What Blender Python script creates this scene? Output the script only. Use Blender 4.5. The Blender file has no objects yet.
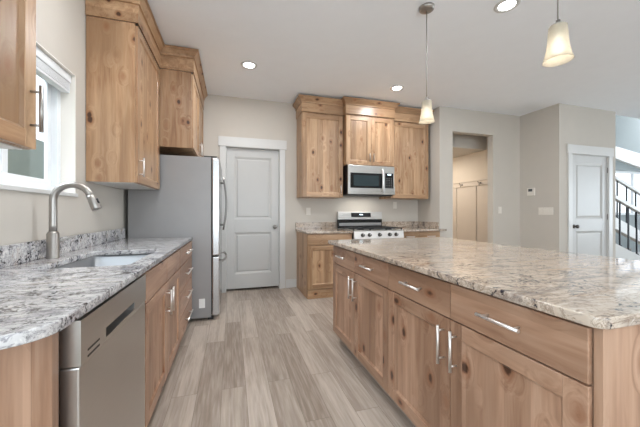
import bpy, bmesh, math, random
from mathutils import Vector, Matrix
random.seed(7)
SC = bpy.context.scene
COL = SC.collection
PI = math.pi

# ------------------------------------------------------------------ camera
CAM_H = 1.17
cam_d = bpy.data.cameras.new('camera')
cam_d.sensor_width = 36.0
cam_d.lens = 293.0 / 640.0 * 36.0
cam_d.clip_start = 0.02
cam_d.shift_y = -(213.5 - 212.7) / 640.0
cam = bpy.data.objects.new('camera', cam_d)
cam.location = (0, 0, CAM_H)
cam.rotation_euler = (PI / 2, 0, -math.radians(16.807))
COL.objects.link(cam)
SC.camera = cam

# ------------------------------------------------------------------ world, exposure
SC.view_settings.view_transform = 'Standard'
SC.view_settings.look = 'None'
SC.view_settings.exposure = 1.03
SC.view_settings.gamma = 1.0
w = bpy.data.worlds.new('sky')
SC.world = w
w.use_nodes = True
nt = w.node_tree
bg = nt.nodes['Background']
sky = nt.nodes.new('ShaderNodeTexSky')
sky.sky_type = 'HOSEK_WILKIE'
sky.turbidity = 4.0
sky.sun_direction = (0.3, -0.6, 0.7)
mixw = nt.nodes.new('ShaderNodeMixRGB')
mixw.inputs[0].default_value = 0.6
mixw.inputs[2].default_value = (0.85, 0.92, 1.0, 1)
nt.links.new(sky.outputs[0], mixw.inputs[1])
nt.links.new(mixw.outputs[0], bg.inputs[0])
bg.inputs[1].default_value = 1.6


def area(name, loc, rot, sx, sy, power, color=(1, 1, 1)):
    l = bpy.data.lights.new(name, 'AREA')
    l.shape = 'RECTANGLE'
    l.size, l.size_y = sx, sy
    l.energy = power
    l.color = color
    o = bpy.data.objects.new(name, l)
    o.location = loc
    o.rotation_euler = rot
    COL.objects.link(o)
    return o


# daylight at the windows, rear and right unseen; left and stair-high fills are added
area('daylight_rear_window', (1.6, -3.9, 1.45), (-PI / 2, 0, PI), 4.6, 2.1, 42, (0.84, 0.93, 1.0))
area('daylight_right_window', (12.25, 0.3, 1.45), (0, PI / 2, 0), 2.1, 5.0, 95, (0.77, 0.90, 1.0))
area('daylight_sink_window', (-2.3, 1.98, 3.5), (0, -math.radians(35), 0), 1.6, 1.8, 90, (0.82, 0.93, 1.0))
area('left_fill', (-1.02, -0.9, 1.5), (0, -PI / 2, 0), 1.6, 1.6, 24, (0.72, 0.88, 1.0))  # unseen fill lamp added to brighten the island fronts
area('stair_high_fill', (12.25, 4.2, 4.1), (0, PI / 2, 0), 1.4, 1.2, 70, (0.92, 0.97, 1.0))  # unseen fill lamp added to brighten the sloping white stair band

# ------------------------------------------------------------------ node helpers


class M:
    def __init__(self, name):
        self.m = bpy.data.materials.new(name)
        self.m.use_nodes = True
        self.t = self.m.node_tree
        self.b = self.t.nodes['Principled BSDF']

    def n(self, typ, **kw):
        nd = self.t.nodes.new(typ)
        for k, v in kw.items():
            setattr(nd, k, v)
        return nd

    def l(self, a, b):
        self.t.links.new(a, b)

    def coords(self, scale=(1, 1, 1), rnd=0.0, world=False):
        if world:
            src = self.n('ShaderNodeNewGeometry').outputs['Position']
        else:
            src = self.n('ShaderNodeTexCoord').outputs['Object']
        if rnd:
            oi = self.n('ShaderNodeObjectInfo')
            mu = self.n('ShaderNodeMath', operation='MULTIPLY')
            self.l(oi.outputs['Random'], mu.inputs[0])
            mu.inputs[1].default_value = rnd
            ad = self.n('ShaderNodeVectorMath', operation='ADD')
            self.l(src, ad.inputs[0])
            self.l(mu.outputs[0], ad.inputs[1])
            src = ad.outputs[0]
        mp = self.n('ShaderNodeMapping')
        mp.inputs['Scale'].default_value = scale
        self.l(src, mp.inputs[0])
        return mp.outputs[0]

    def noise(self, vec, scale, detail=3, rough=0.5, dist=0.0):
        nd = self.n('ShaderNodeTexNoise')
        nd.inputs['Scale'].default_value = scale
        nd.inputs['Detail'].default_value = detail
        nd.inputs['Roughness'].default_value = rough
        nd.inputs['Distortion'].default_value = dist
        self.l(vec, nd.inputs['Vector'])
        return nd.outputs['Fac']

    def ramp(self, fac, stops, interp='LINEAR'):
        r = self.n('ShaderNodeValToRGB')
        r.color_ramp.interpolation = interp
        e = r.color_ramp.elements
        while len(e) < len(stops):
            e.new(0.5)
        for i, (p, c) in enumerate(stops):
            e[i].position = p
            if not isinstance(c, (tuple, list)):
                c = (c, c, c)
            e[i].color = (*c[:3], 1)
        self.l(fac, r.inputs[0])
        return r.outputs[0]

    def mix(self, fac, a, b, blend='MIX'):
        nd = self.n('ShaderNodeMixRGB', blend_type=blend)
        for i, v in ((0, fac), (1, a), (2, b)):
            if hasattr(v, 'links') or hasattr(v, 'is_linked'):
                self.l(v, nd.inputs[i])
            elif i == 0:
                nd.inputs[0].default_value = v
            else:
                nd.inputs[i].default_value = (*v, 1)
        return nd.outputs[0]

    def bump(self, height, strength=0.2, dist=0.002):
        b = self.n('ShaderNodeBump')
        b.inputs['Strength'].default_value = strength
        b.inputs['Distance'].default_value = dist
        self.l(height, b.inputs['Height'])
        self.l(b.outputs[0], self.b.inputs['Normal'])


def srgb(r, g, b):
    def f(c):
        c /= 255.0
        return c / 12.92 if c <= 0.04045 else ((c + 0.055) / 1.055) ** 2.4
    return (f(r), f(g), f(b))


def simple(name, col, rough=0.5, metal=0.0, bump=None, var=0.03, emit=None, spec=None):
    m = M(name)
    v = m.coords()
    n = m.noise(v, 6, 2)
    dark = tuple(c * (1 - var) for c in col)
    lite = tuple(min(1, c * (1 + var)) for c in col)
    m.l(m.ramp(n, [(0.3, dark), (0.7, lite)]), m.b.inputs['Base Color'])
    m.b.inputs['Roughness'].default_value = rough
    m.b.inputs['Metallic'].default_value = metal
    if spec is not None:
        m.b.inputs['Specular IOR Level'].default_value = spec
    if bump:
        m.bump(m.noise(v, bump[0], 3), bump[1], bump[2])
    if emit:
        m.b.inputs['Emission Color'].default_value = (*emit[0], 1)
        m.b.inputs['Emission Strength'].default_value = emit[1]
    return m.m


def wood(name, axis, light, mid, dark, rough=0.38, knots=1.0):
    """knotty alder; the grain runs along the given axis"""
    m = M(name)
    k = 'xyz'.index(axis)
    base = m.coords(rnd=29.0)
    # knots
    sc = [7.6, 7.6, 7.6]
    sc[k] = 4.6
    mp = m.n('ShaderNodeMapping')
    mp.inputs['Scale'].default_value = sc
    m.l(base, mp.inputs[0])
    vo = m.n('ShaderNodeTexVoronoi')
    vo.inputs['Scale'].default_value = 1.0
    m.l(mp.outputs[0], vo.inputs['Vector'])
    kd = vo.outputs['Distance']
    # grain coordinate warped round the knots
    near = m.ramp(kd, [(0.06, 1.0), (0.42, 0.0)])
    sc2 = [22.0, 22.0, 22.0]
    sc2[k] = 1.6
    mp2 = m.n('ShaderNodeMapping')
    mp2.inputs['Scale'].default_value = sc2
    m.l(base, mp2.inputs[0])
    wv = m.n('ShaderNodeVectorMath', operation='MULTIPLY_ADD')
    m.l(near, wv.inputs[0])
    wv.inputs[1].default_value = (1.5, 1.5, 1.5)
    m.l(mp2.outputs[0], wv.inputs[2])
    g1 = m.noise(wv.outputs[0], 1.0, 4, 0.6, 0.6)
    g2 = m.noise(wv.outputs[0], 4.5, 2, 0.5, 0.2)
    sc3 = [5.0, 5.0, 5.0]
    sc3[k] = 0.8
    mp3 = m.n('ShaderNodeMapping')
    mp3.inputs['Scale'].default_value = sc3
    m.l(base, mp3.inputs[0])
    blot = m.noise(mp3.outputs[0], 1.0, 2, 0.5, 0.4)
    c1 = m.ramp(g1, [(0.34, dark), (0.48, mid), (0.63, light)])
    c2 = m.mix(0.35, c1, m.ramp(g2, [(0.3, mid), (0.7, light)]))
    c3 = m.mix(m.ramp(blot, [(0.45, 0.0), (0.66, 0.7)]), c2, tuple(a * 0.70 for a in mid))
    c3 = m.mix(m.ramp(blot, [(0.28, 0.45), (0.45, 0.0)]), c3, tuple(min(1, a * 1.12) for a in light))
    # glued boards: each strip of the panel has a tone of its own
    sep = m.n('ShaderNodeSeparateXYZ')
    m.l(base, sep.inputs[0])
    if k == 2:
        sm_ = m.n('ShaderNodeMath', operation='ADD')
        m.l(sep.outputs[0], sm_.inputs[0])
        m.l(sep.outputs[1], sm_.inputs[1])
        uu = sm_.outputs[0]
    else:
        uu = sep.outputs[2]
    fl_ = m.n('ShaderNodeMath', operation='SNAP')
    m.l(uu, fl_.inputs[0])
    fl_.inputs[1].default_value = 0.093
    wn = m.n('ShaderNodeTexWhiteNoise', noise_dimensions='1D')
    m.l(fl_.outputs[0], wn.inputs['W'])
    c3 = m.mix(1.0, c3, m.ramp(wn.outputs['Value'], [(0.0, (0.80, 0.77, 0.74)), (1.0, (1.08, 1.09, 1.10))]), 'MULTIPLY')
    # knot edges broken up by noise
    en = m.noise(base, 38, 3, 0.6)
    kk = m.n('ShaderNodeMath', operation='MULTIPLY_ADD')
    m.l(en, kk.inputs[0])
    kk.inputs[1].default_value = 0.10
    m.l(kd, kk.inputs[2])
    kd2 = kk.outputs[0]
    halo = m.ramp(kd2, [(0.16, 0.8 * knots), (0.31, 0.0)])
    c4 = m.mix(halo, c3, (mid[0] * 0.62, mid[1] * 0.42, mid[2] * 0.30))
    kn = m.ramp(kd2, [(0.135, 0.93 * knots), (0.185, 0.0)])
    c5 = m.mix(kn, c4, (0.05, 0.02, 0.01))
    m.l(c5, m.b.inputs['Base Color'])
    m.b.inputs['Roughness'].default_value = rough
    m.b.inputs['Coat Weight'].default_value = 0.15
    m.b.inputs['Coat Roughness'].default_value = 0.25
    m.bump(g2, 0.08, 0.001)
    return m.m


WL, WM, WD = srgb(196, 163, 129), srgb(174, 136, 101), srgb(138, 97, 67)
WOOD = {a: wood('knotty_alder_' + a, a, WL, WM, WD) for a in 'xyz'}
IL, IM, ID = srgb(188, 153, 128), srgb(168, 130, 104), srgb(132, 94, 71)
WOODI = {a: wood('island_alder_' + a, a, IL, IM, ID) for a in 'xyz'}


def granite(name, pale, tan, brown, fleck, grey, dark_lo):
    m = M(name)
    v = m.coords(world=True)
    mp = m.n('ShaderNodeMapping')
    mp.inputs['Scale'].default_value = (0.5, 2.6, 2.6)
    mp.inputs['Rotation'].default_value = (0, 0, 0.16)
    m.l(v, mp.inputs[0])
    big = m.noise(mp.outputs[0], 2.6, 6, 0.66, 1.3)
    veins = m.noise(mp.outputs[0], 5.0, 8, 0.72, 2.0)
    med = m.noise(v, 30, 5, 0.7, 0.9)
    med2 = m.noise(v, 13, 4, 0.65, 1.0)
    fine = m.noise(v, 95, 3, 0.6, 0.3)
    base = m.ramp(big, [(0.36, tuple(a * b for a, b in zip(pale, (0.62, 0.62, 0.66)))), (0.45, pale), (0.56, pale), (0.66, tan)])
    c = m.mix(m.ramp(veins, [(0.46, 0.0), (0.505, 0.75), (0.54, 0.0)]), base, brown)
    c = m.mix(m.ramp(veins, [(0.58, 0.0), (0.66, 0.6)]), c, tan)
    c = m.mix(m.ramp(med, [(0.30, 0.85), (0.43, 0.0)]), c, fleck)
    c = m.mix(m.ramp(med, [(0.56, 0.0), (0.62, 0.75)]), c, grey)
    dk = m.mix(1.0, m.ramp(fine, [(0.46, 0.0), (0.53, 1.0)]), m.ramp(med2, [(dark_lo, 0.0), (dark_lo + 0.09, 1.0)]), 'MULTIPLY')
    c = m.mix(dk, c, srgb(52, 48, 54))
    m.l(c, m.b.inputs['Base Color'])
    m.b.inputs['Roughness'].default_value = 0.07
    m.b.inputs['Specular IOR Level'].default_value = 0.55
    return m.m


GRAN = granite('granite_grey', srgb(206, 204, 203), srgb(188, 174, 162), srgb(122, 117, 120), srgb(238, 235, 230), srgb(126, 122, 128), 0.49)
GRANT = granite('granite_tan', srgb(200, 184, 167), srgb(180, 150, 122), srgb(116, 94, 80), srgb(216, 203, 188), srgb(146, 126, 110), 0.54)


def floor_mat():
    m = M('plank_floor')
    v = m.coords(world=True)
    mp = m.n('ShaderNodeMapping')
    mp.inputs['Rotation'].default_value = (0, 0, PI / 2)
    mp.inputs['Location'].default_value = (0.37, 0.06, 0)
    m.l(v, mp.inputs[0])
    br = m.n('ShaderNodeTexBrick')
    br.offset = 0.37
    br.offset_frequency = 2
    br.squash = 1.0
    br.inputs['Color1'].default_value = (0, 0, 0, 1)
    br.inputs['Color2'].default_value = (1, 1, 1, 1)
    br.inputs['Mortar'].default_value = (0.5, 0.5, 0.5, 1)
    br.inputs['Scale'].default_value = 1.0
    br.inputs['Mortar Size'].default_value = 0.0
    br.inputs['Brick Width'].default_value = 1.22
    br.inputs['Row Height'].default_value = 0.152
    m.l(mp.outputs[0], br.inputs['Vector'])
    tone = br.outputs['Color']
    off = m.n('ShaderNodeVectorMath', operation='MULTIPLY_ADD')
    m.l(tone, off.inputs[0])
    off.inputs[1].default_value = (31, 17, 5)
    mp2 = m.n('ShaderNodeMapping')
    mp2.inputs['Scale'].default_value = (14, 0.9, 1)
    m.l(v, mp2.inputs[0])
    m.l(mp2.outputs[0], off.inputs[2])
    g = m.noise(off.outputs[0], 1.0, 5, 0.6, 0.9)
    g2 = m.noise(off.outputs[0], 5.0, 3, 0.5, 0.3)
    c = m.ramp(tone, [(0.0, srgb(142, 127, 114)), (0.5, srgb(169, 155, 142)), (1.0, srgb(191, 178, 165))])
    c = m.mix(m.ramp(g, [(0.38, 0.0), (0.62, 0.65)]), c, srgb(138, 122, 108))
    c = m.mix(m.ramp(g2, [(0.4, 0.0), (0.75, 0.4)]), c, srgb(212, 200, 188))
    br2 = m.n('ShaderNodeTexBrick')
    br2.offset, br2.offset_frequency, br2.squash = 0.37, 2, 1.0
    br2.inputs['Scale'].default_value = 1.0
    br2.inputs['Mortar Size'].default_value = 0.0012
    br2.inputs['Mortar Smooth'].default_value = 0.3
    br2.inputs['Brick Width'].default_value = 1.22
    br2.inputs['Row Height'].default_value = 0.152
    m.l(mp.outputs[0], br2.inputs['Vector'])
    c = m.mix(br2.outputs['Fac'], c, srgb(120, 106, 94))
    m.l(c, m.b.inputs['Base Color'])
    m.b.inputs['Roughness'].default_value = 0.42
    m.b.inputs['Specular IOR Level'].default_value = 0.35
    m.bump(g2, 0.06, 0.001)
    return m.m


FLOOR = floor_mat()
WALL = simple('wall_paint', srgb(200, 193, 183), 0.85, bump=(160, 0.15, 0.001), var=0.01)
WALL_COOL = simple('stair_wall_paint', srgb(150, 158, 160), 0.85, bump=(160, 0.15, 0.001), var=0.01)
CEIL = simple('ceiling_paint', srgb(247, 250, 253), 0.9, bump=(70, 0.3, 0.002), var=0.01)
TRIM = simple('white_trim_paint', srgb(211, 210, 207), 0.35, var=0.01)
DOORW = simple('white_door_paint', srgb(197, 196, 193), 0.38, var=0.01)
VINYL = simple('window_vinyl', srgb(235, 238, 240), 0.35, var=0.01)
BLACK = simple('black_plastic', (0.012, 0.012, 0.013), 0.35)
DARK = simple('dark_gasket', (0.02, 0.018, 0.016), 0.7)  # near-black tone of the fridge door gasket
GREYTOE = simple('toe_kick', srgb(150, 138, 128), 0.6)
IRON = simple('black_iron', (0.02, 0.022, 0.028), 0.45, 0.3)
CAST = simple('cast_iron_grate', (0.02, 0.02, 0.02), 0.6)
GREYSIDE = simple('grey_enamel', srgb(151, 149, 148), 0.42, 0.35, bump=(400, 0.1, 0.0005), var=0.02)
CARPET = simple('stair_carpet', srgb(150, 138, 128), 0.95, bump=(500, 0.6, 0.003), var=0.08)
PLATE = simple('plate_plastic', srgb(228, 222, 212), 0.4, var=0.01)
SCREEN = simple('grey_display', srgb(70, 74, 76), 0.3)
BRONZE = simple('dark_nickel', (0.13, 0.12, 0.11), 0.3, 1.0)
BLACKGLASS = simple('black_glass', (0.01, 0.011, 0.012), 0.06)
MWGLASS = simple('oven_window_glass', (0.03, 0.045, 0.05), 0.12)
LAMP = simple('lamp_lens', (0.9, 0.9, 0.9), 0.4, emit=((1, 0.98, 0.94), 7.0))
DIGITS = simple('display_digits', (0.6, 0.8, 0.9), 0.4, emit=((0.7, 0.9, 1.0), 1.2))
LABELW = simple('paper_label', srgb(236, 236, 234), 0.6)
GRASS = simple('lawn', srgb(110, 120, 90), 0.95, bump=(60, 0.5, 0.02), var=0.2)
SIDING = simple('neighbour_siding', srgb(120, 130, 120), 0.8, var=0.04)
SNOW = simple('pale_concrete', srgb(200, 200, 198), 0.9, var=0.05)


def steel(name, col, rough, axis):
    m = M(name)
    sc = [90, 90, 90]
    sc['xyz'.index(axis)] = 0.8
    v = m.coords(scale=tuple(sc))
    n = m.noise(v, 1.0, 2)
    m.l(m.ramp(n, [(0.3, tuple(c * 0.97 for c in col)), (0.7, col)]), m.b.inputs['Base Color'])
    m.b.inputs['Metallic'].default_value = 1.0
    m.l(m.ramp(n, [(0.3, rough * 0.97), (0.7, rough * 1.05)]), m.b.inputs['Roughness'])
    return m.m


STEEL = steel('brushed_steel', srgb(205, 203, 200), 0.30, 'y')
STEELX = steel('brushed_steel_wide', srgb(210, 208, 204), 0.28, 'x')
NICKEL = steel('brushed_nickel', srgb(172, 168, 163), 0.34, 'z')
CHROME = simple('bright_steel_handle', srgb(236, 232, 228), 0.42, 1.0, var=0.01)


def glass_mat():
    m = M('window_glass')
    g = m.n('ShaderNodeBsdfGlossy')
    g.inputs['Roughness'].default_value = 0.02
    t = m.n('ShaderNodeBsdfTransparent')
    lw = m.n('ShaderNodeLayerWeight')
    lw.inputs['Blend'].default_value = 0.5
    pw = m.n('ShaderNodeMath', operation='POWER')
    m.l(lw.outputs['Facing'], pw.inputs[0])
    pw.inputs[1].default_value = 5.0
    ad = m.n('ShaderNodeMath', operation='MULTIPLY_ADD')
    m.l(pw.outputs[0], ad.inputs[0])
    ad.inputs[1].default_value = 0.7
    ad.inputs[2].default_value = 0.03
    mx = m.n('ShaderNodeMixShader')
    m.l(ad.outputs[0], mx.inputs[0])
    m.l(t.outputs[0], mx.inputs[1])
    m.l(g.outputs[0], mx.inputs[2])
    m.l(mx.outputs[0], m.t.nodes['Material Output'].inputs[0])
    return m.m


GLASS = glass_mat()


def shade_mat():
    m = M('frosted_shade_glass')
    d = m.n('ShaderNodeBsdfDiffuse')
    v = m.coords()
    m.l(m.ramp(m.noise(v, 60, 3), [(0.3, srgb(214, 205, 186)), (0.7, srgb(226, 219, 204))]), d.inputs[0])
    tr = m.n('ShaderNodeBsdfTranslucent')
    tr.inputs[0].default_value = (*srgb(214, 206, 190), 1)
    tp = m.n('ShaderNodeBsdfTransparent')
    m1 = m.n('ShaderNodeMixShader')
    m1.inputs[0].default_value = 0.5
    m.l(d.outputs[0], m1.inputs[1])
    m.l(tr.outputs[0], m1.inputs[2])
    m2 = m.n('ShaderNodeMixShader')
    m2.inputs[0].default_value = 0.30
    m.l(m1.outputs[0], m2.inputs[1])
    m.l(tp.outputs[0], m2.inputs[2])
    m.l(m2.outputs[0], m.t.nodes['Material Output'].inputs[0])
    return m.m


SHADE = shade_mat()

# ------------------------------------------------------------------ mesh helpers


def box(bm, x0, x1, y0, y1, z0, z1, mi=0):
    x0, x1 = min(x0, x1), max(x0, x1)
    y0, y1 = min(y0, y1), max(y0, y1)
    z0, z1 = min(z0, z1), max(z0, z1)
    vs = [bm.verts.new(p) for p in ((x0, y0, z0), (x1, y0, z0), (x1, y1, z0), (x0, y1, z0),
                                    (x0, y0, z1), (x1, y0, z1), (x1, y1, z1), (x0, y1, z1))]
    for f in ((0, 3, 2, 1), (4, 5, 6, 7), (0, 1, 5, 4), (1, 2, 6, 5), (2, 3, 7, 6), (3, 0, 4, 7)):
        fc = bm.faces.new([vs[i] for i in f])
        fc.material_index = mi
    return vs


def prism(bm, pts, vec, mi=0):
    """polygon pts (3D) extruded by vec"""
    a = [bm.verts.new(p) for p in pts]
    b = [bm.verts.new(Vector(p) + Vector(vec)) for p in pts]
    n = len(pts)
    fs = [bm.faces.new(a[::-1]), bm.faces.new(b)]
    for i in range(n):
        fs.append(bm.faces.new((a[i], a[(i + 1) % n], b[(i + 1) % n], b[i])))
    for f in fs:
        f.material_index = mi


def tube(bm, pts, r, n=12, cap=True, mi=0):
    pts = [Vector(p) for p in pts]
    rs = r if isinstance(r, (list, tuple)) else [r] * len(pts)
    rings = []
    up = None
    for i, p in enumerate(pts):
        if i == 0:
            t = pts[1] - p
        elif i == len(pts) - 1:
            t = p - pts[i - 1]
        else:
            t = (pts[i + 1] - p).normalized() + (p - pts[i - 1]).normalized()
        t.normalize()
        if up is None:
            up = Vector((0, 0, 1)) if abs(t.z) < 0.9 else Vector((1, 0, 0))
        a = t.cross(up).normalized()
        b = a.cross(t).normalized()
        up = b
        rings.append([bm.verts.new(p + (a * math.cos(k * 2 * PI / n) + b * math.sin(k * 2 * PI / n)) * rs[i]) for k in range(n)])
    for i in range(len(rings) - 1):
        for k in range(n):
            f = bm.faces.new((rings[i][k], rings[i][(k + 1) % n], rings[i + 1][(k + 1) % n], rings[i + 1][k]))
            f.smooth = True
            f.material_index = mi
    if cap:
        bm.faces.new(rings[0][::-1]).material_index = mi
        bm.faces.new(rings[-1]).material_index = mi


def lathe(bm, c, prof, n=32, axis='z'):
    """prof: list of (r, h) ; closed caps where r = 0"""
    rings = []
    for r, h in prof:
        if r < 1e-6:
            ps = [(0, 0, h)]
        else:
            ps = [(r * math.cos(k * 2 * PI / n), r * math.sin(k * 2 * PI / n), h) for k in range(n)]
        out = []
        for p in ps:
            if axis == 'x':
                p = (p[2], p[0], p[1])
            elif axis == 'y':
                p = (p[0], p[2], p[1])
            out.append(bm.verts.new((p[0] + c[0], p[1] + c[1], p[2] + c[2])))
        rings.append(out)
    for a, b in zip(rings[:-1], rings[1:]):
        for k in range(n):
            k2 = (k + 1) % n
            if len(a) == 1 and len(b) == 1:
                continue
            if len(a) == 1:
                f = bm.faces.new((a[0], b[k2], b[k]))
            elif len(b) == 1:
                f = bm.faces.new((a[k], a[k2], b[0]))
            else:
                f = bm.faces.new((a[k], a[k2], b[k2], b[k]))
            f.smooth = True


def NB():
    return bmesh.new()


def wloc(o):
    v = Vector((0, 0, 0))
    while o is not None:
        v += o.location
        o = o.parent
    return v


def obj(name, bm, mat, parent=None, bevel=0.0, seg=2, origin=None):
    """geometry is given in room coordinates; the object takes its parent's origin"""
    me = bpy.data.meshes.new(name)
    off = wloc(parent) if parent is not None else Vector(origin or (0, 0, 0))
    bmesh.ops.translate(bm, verts=bm.verts, vec=-off)
    bmesh.ops.recalc_face_normals(bm, faces=bm.faces)
    bm.to_mesh(me)
    bm.free()
    for mm in (mat if isinstance(mat, (list, tuple)) else [mat]):
        me.materials.append(mm)
    o = bpy.data.objects.new(name, me)
    COL.objects.link(o)
    if parent is not None:
        o.parent = parent
    elif origin:
        o.location = origin
    if bevel:
        md = o.modifiers.new('bevel', 'BEVEL')
        md.width = bevel
        md.segments = seg
        md.limit_method = 'ANGLE'
        md.angle_limit = math.radians(40)
    return o


def bobj(name, dims, mat, parent=None, bevel=0.0, origin=None):
    bm = NB()
    box(bm, *dims)
    return obj(name, bm, mat, parent, bevel, origin=origin)


def thing(name, label, cat, loc, group=None):
    o = bpy.data.objects.new(name, None)
    o.location = loc
    o.empty_display_size = 0.1
    COL.objects.link(o)
    o['label'] = label
    o['category'] = cat
    if group:
        o['group'] = group
    return o


def tag(o, label, cat, group=None):
    o['label'] = label
    o['category'] = cat
    if group:
        o['group'] = group
    return o


def struct(o):
    o['kind'] = 'structure'
    return o


def wall(name, rects, mat=None, bevel=0.0):
    bm = NB()
    for r in rects:
        box(bm, *r)
    return struct(obj(name, bm, mat or WALL, bevel=bevel))


# ------------------------------------------------------------------ room shell
CZ = 2.88
XL = -1.045      # left wall
YB = 4.52        # back wall
fl = bobj('floor', (-1.3, 12.6, -4.2, 6.2, -0.12, 0.0), FLOOR)
struct(fl)
bm = NB()
box(bm, -1.3, 12.6, -4.2, 3.42, CZ, CZ + 0.15)
box(bm, -1.3, 6.22, 3.42, 6.2, CZ, CZ + 0.15)
box(bm, 6.1, 12.6, 3.42, 6.2, 5.6, 5.7)
struct(obj('ceiling', bm, CEIL))

WY0, WY1, WZ0, WZ1 = 1.50, 2.46, 1.30, 2.13
wall('wall_left', [(XL - 0.16, XL, -4.1, -1.75, 0, CZ), (XL - 0.16, XL, -0.05, WY0, 0, CZ), (XL - 0.16, XL, -1.75, -0.05, 0, 0.7), (XL - 0.16, XL, -1.75, -0.05, 2.3, CZ), (XL - 0.16, XL, WY1, YB + 0.12, 0, CZ),  # bare opening near the camera added for the left fill lamp
                   (XL - 0.16, XL, WY0, WY1, 0, WZ0), (XL - 0.16, XL, WY0, WY1, WZ1, CZ)])
DX0, DX1, DZ = -0.085, 0.72, 2.15
wall('wall_back', [(XL, DX0, YB, YB + 0.12, 0, CZ), (DX1, 3.32, YB, YB + 0.12, 0, CZ), (DX0, DX1, YB, YB + 0.12, DZ, CZ)])
wall('wall_nook_side', [(3.2, 3.32, 3.95, YB, 0, CZ)])
HX0, HX1, HZ = 3.455, 4.29, 2.50
wall('wall_hall', [(3.32, HX0, 3.95, 4.06, 0, CZ), (HX1, 4.9, 3.95, 4.06, 0, CZ), (HX0, HX1, 3.95, 4.06, HZ, CZ)])
wall('wall_thermostat_side', [(4.9, 5.02, 3.3, 3.95, 0, CZ)])
EX0, EX1, EZ = 5.16, 6.04, 2.115
wall('wall_closet_front', [(5.02, EX0, 3.3, 3.42, 0, CZ), (EX1, 6.22, 3.3, 3.42, 0, CZ), (EX0, EX1, 3.3, 3.42, EZ, CZ)])
wall('wall_closet_side', [(6.10, 6.22, 3.42, 5.1, 0, 5.6)], WALL_COOL)
wall('wall_stairwell_back', [(6.22, 9.2, 5.0, 5.1, 0, 5.6), (12.2, 12.5, 5.0, 5.1, 0, 5.6),
                             (9.2, 12.2, 5.0, 5.1, 0, 1.11), (9.2, 12.2, 5.0, 5.1, 2.26, 5.6)], WALL_COOL)
wall('wall_stairwell_front', [(6.22, 12.5, 3.34, 3.42, CZ + 0.15, 5.6)], WALL_COOL)
wall('wall_right', [(12.5, 12.6, -4.1, -2.2, 0, CZ), (12.5, 12.6, 2.8, 3.42, 0, CZ), (12.5, 12.6, -2.2, 2.8, 0, 0.35), (12.5, 12.6, -2.2, 2.8, 2.5, CZ),
                    (12.5, 12.6, 3.42, 3.6, 0, 5.6), (12.5, 12.6, 4.8, 5.1, 0, 5.6), (12.5, 12.6, 3.6, 4.8, 0, 3.4), (12.5, 12.6, 3.6, 4.8, 4.8, 5.6)])  # high opening added behind the stair fill lamp
wall('wall_rear', [(XL, -0.8, -4.2, -4.1, 0, CZ), (4.0, 12.5, -4.2, -4.1, 0, CZ), (-0.8, 4.0, -4.2, -4.1, 0, 0.35), (-0.8, 4.0, -4.2, -4.1, 2.5, CZ)])

# mud hall seen through the cased opening
wall('wall_mud_hall', [(3.32, 4.62, 6.0, 6.1, 0, CZ), (4.62, 4.74, 4.06, 6.1, 0, CZ), (3.2, 3.32, YB + 0.12, 6.0, 0, CZ)],
     simple('mud_hall_paint', srgb(212, 198, 180), 0.85, var=0.01))
wall('ceiling_mud_hall_soffit', [(3.32, 4.62, 4.40, 6.0, 2.36, CZ)])
mh = thing('board_and_batten_rail', 'greige board and batten panelling with a hook rail inside the hall opening', 'wall panelling', (4.62, 5.0, 0))
MHB = simple('batten_paint', srgb(206, 192, 176), 0.5, var=0.01)
bm = NB()
box(bm, 4.606, 4.618, 4.07, 5.95, 0.0, 1.80)
obj('panel_board', bm, MHB, mh)
bobj('hook_rail', (4.588, 4.605, 4.07, 5.95, 1.70, 1.79), MHB, mh, 0.003)
bobj('cap_moulding', (4.575, 4.605, 4.07, 5.95, 1.79, 1.81), MHB, mh, 0.003)
for y in (4.12, 4.65, 5.18, 5.7):
    bobj('batten', (4.592, 4.6055, y - 0.03, y + 0.03, 0.13, 1.699), MHB, mh, 0.002)
for y in (4.5, 4.97):
    bm = NB()
    lathe(bm, (4.587, y, 1.745), [(0, 0.0), (0.016, 0.0), (0.016, -0.006), (0.006, -0.008), (0.006, -0.045), (0, -0.045)], 16, 'x')
    tube(bm, [(4.545, y, 1.745), (4.525, y, 1.755), (4.515, y, 1.775)], 0.006, 8)
    tube(bm, [(4.555, y, 1.742), (4.54, y, 1.715), (4.555, y, 1.70)], 0.005, 8)
    obj('coat_hook', bm, BRONZE, mh)

# ------------------------------------------------------------------ baseboards
BB = [('baseboard_back', (DX1 + 0.09, 0.975, YB - 0.014, YB, 0, 0.13)),
      ('baseboard_hall', (3.2, HX0, 3.936, 3.95, 0, 0.13)),
      ('baseboard_hall_right', (HX1, 4.9, 3.936, 3.95, 0, 0.13)),
      ('baseboard_thermostat_side', (4.886, 4.9, 3.3, 3.936, 0, 0.13)),
      ('baseboard_closet', (4.886, EX0 - 0.085, 3.286, 3.3, 0, 0.13)),
      ('baseboard_stairwell', (6.22, 12.5, 4.986, 5.0, 0, 0.13))]
for nme, d in BB:
    struct(bobj(nme, d, TRIM, bevel=0.003))

# ------------------------------------------------------------------ panel doors with casing


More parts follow.
